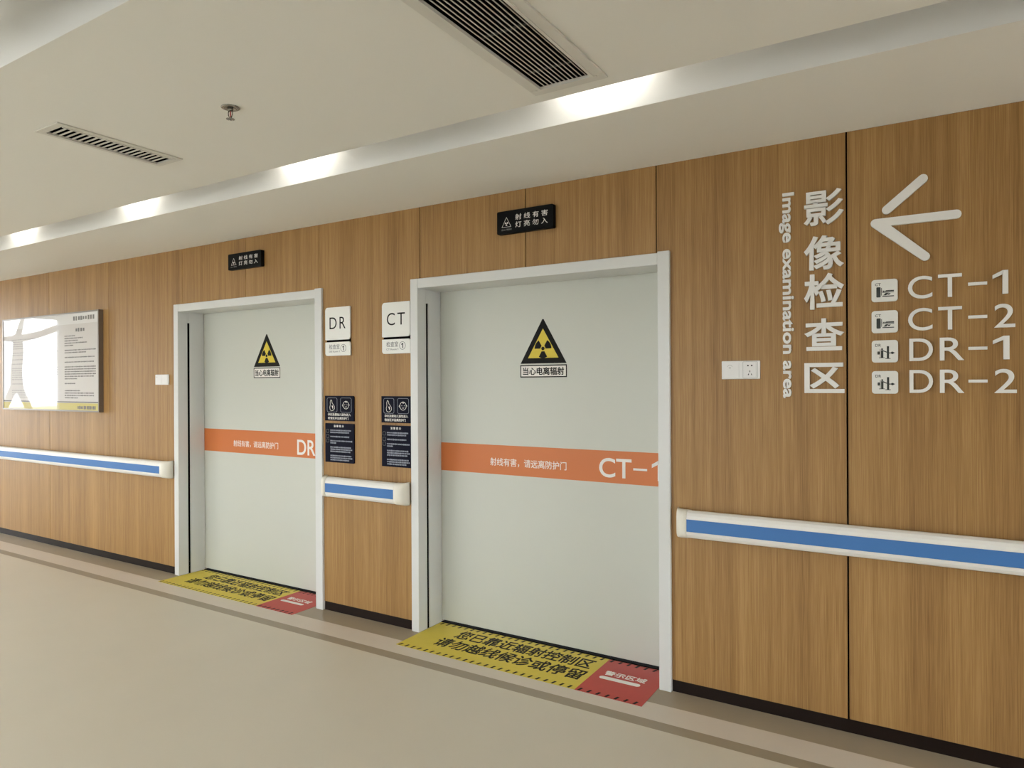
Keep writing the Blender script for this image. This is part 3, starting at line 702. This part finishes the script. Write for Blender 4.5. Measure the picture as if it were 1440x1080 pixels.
dashes('small_print', (-6.80, -6.63, 2.045, 2.085), [1.0], yb, yf, M_BTXT, o, 4, 0.9)
dashes('small_print', (-7.00, -6.45, 1.425, 2.025), [0.35, 0.6, 0.45, 0.75, 0.3, 0, 1.0, 0.7, 0, 0.96, 0, 0.95, 0, 1, 1, 1, 1, 0.95, 0.4, 0, 0.35, 0, 0, 0.5, 0.95, 0.95, 0.45], yb, yf, M_BTXT, o, 34, 0.55)
dashes('small_print', (-8.05, -7.12, 1.425, 2.025), [0.55, 0.8, 0.65, 0.75, 0.6, 0, 1.0, 0.7, 0, 0.96, 0, 0.95, 0, 1, 1, 1, 1, 0.95, 0.4, 0, 0.35, 0, 0, 0.5, 0.95, 0.95, 0.45], yb, yf, M_BGLARE, o, 50, 0.5)  # left-hand print, reflection haze put into its colour
dashes('small_print', (-6.77, -6.45, 1.330, 1.365), [1.0], yf, yf-0.0004, M_BTXT, o, 12, 0.9)

# ------------------------------------------------------------------ floor decals at the doors
def decal(x0, xd, x1, y0, y1, l1, l2, red, pill, lab):
    o = root('floor_decal', ((x0+x1)/2, (y0+y1)/2, 0), lab, 'floor decal', 'yellow and red floor decals at the doors')
    fy = MB().prism([(x0, y0), (xd, y0), (xd, y1), (x0, y1)], 0.0002, 0.0015, 'floor').build('yellow_field', M_MATY, o)
    frd = MB().prism([(xd, y0), (x1, y0), (x1, y1), (xd, y1)], 0.0002, 0.0015, 'floor').build('red_field', M_MATR, o)
    text('lettering', '您已靠近辐射控制区', l1, 0.0015, 0.0019, M_PRINTK, fy, 'floor', bold=0.020)
    text('lettering', '请勿越线候诊或停留', l2, 0.0015, 0.0019, M_PRINTK, fy, 'floor', bold=0.020)
    text('lettering', '警示区域', red, 0.0015, 0.0019, M_PRINTW, frd, 'floor', bold=0.018)
    MB().prism(rrect(*pill, (pill[3]-pill[2])*0.48), 0.0015, 0.0019, 'floor').build('caption_bar', M_PRINTW, frd)
    for part, a, c_ in ((fy, x0, xd), (frd, xd, x1)):
        b = MB(); n = int((c_-a)/0.046)
        for k in range(n):
            u = a+0.012+(c_-a-0.012)*k/n
            for yy in (y0+0.004, y1-0.034):
                b.prism([(u, yy), (u+0.013, yy), (u+0.022, yy+0.030), (u+0.009, yy+0.030)], 0.0015, 0.0019, 'floor')
        q = b.build('edge_ticks', M_PRINTK, part); q['kind'] = 'stuff'
decal(-2.752, -1.570, -1.212, -0.238, 0.205, (-2.53, -1.615, 0.022, 0.150), (-2.575, -1.60, -0.130, 0.0), (-1.52, -1.29, 0.005, 0.060), (-1.525, -1.30, -0.048, -0.014),
      'yellow and red floor decal in front of the near CT door')
decal(-5.247, -4.075, -3.705, -0.196, 0.205, (-5.03, -4.115, 0.040, 0.155), (-5.075, -4.10, -0.100, 0.018), (-4.02, -3.79, 0.020, 0.070), (-4.025, -3.80, -0.030, 0.0),
      'yellow and red floor decal in front of the far DR door')

# ------------------------------------------------------------------ tree outside, mirrored in the notice board
tx, ty = -16.0, -3.43
o = root('bare_tree', (tx, ty, -0.06), 'bare forked tree outside the far end window', 'tree')
b = MB()
T = lambda dy, z: (tx, ty+dy, z)
b.tube([T(0.55, -0.06), T(0.42, 0.6), T(0.24, 1.10), T(0.02, 1.62)], [0.096, 0.072, 0.066, 0.072], 12)
b.tube([T(-0.45, -0.06), T(-0.34, 0.6), T(-0.20, 1.10), T(0.0, 1.58)], [0.090, 0.072, 0.066, 0.072], 12)
b.tube([T(0.0, 1.40), T(0.02, 1.8), T(-0.02, 2.3), T(0.0, 2.6)], [0.114, 0.102, 0.090, 0.078], 12)
b.tube([T(0.0, 2.5), T(-0.4, 2.62), T(-0.9, 2.85), T(-1.8, 3.0)], [0.078, 0.066, 0.072, 0.048], 10)
b.tube([T(0.0, 2.5), T(0.3, 2.5), T(0.8, 2.3), T(1.4, 2.3)], [0.072, 0.042, 0.036, 0.018], 10)
b.tube([T(0.0, 2.5), T(-0.12, 3.0), T(-0.16, 3.8)], [0.060, 0.030, 0.018], 10)
b.build('trunk', M_BARK, o, True)
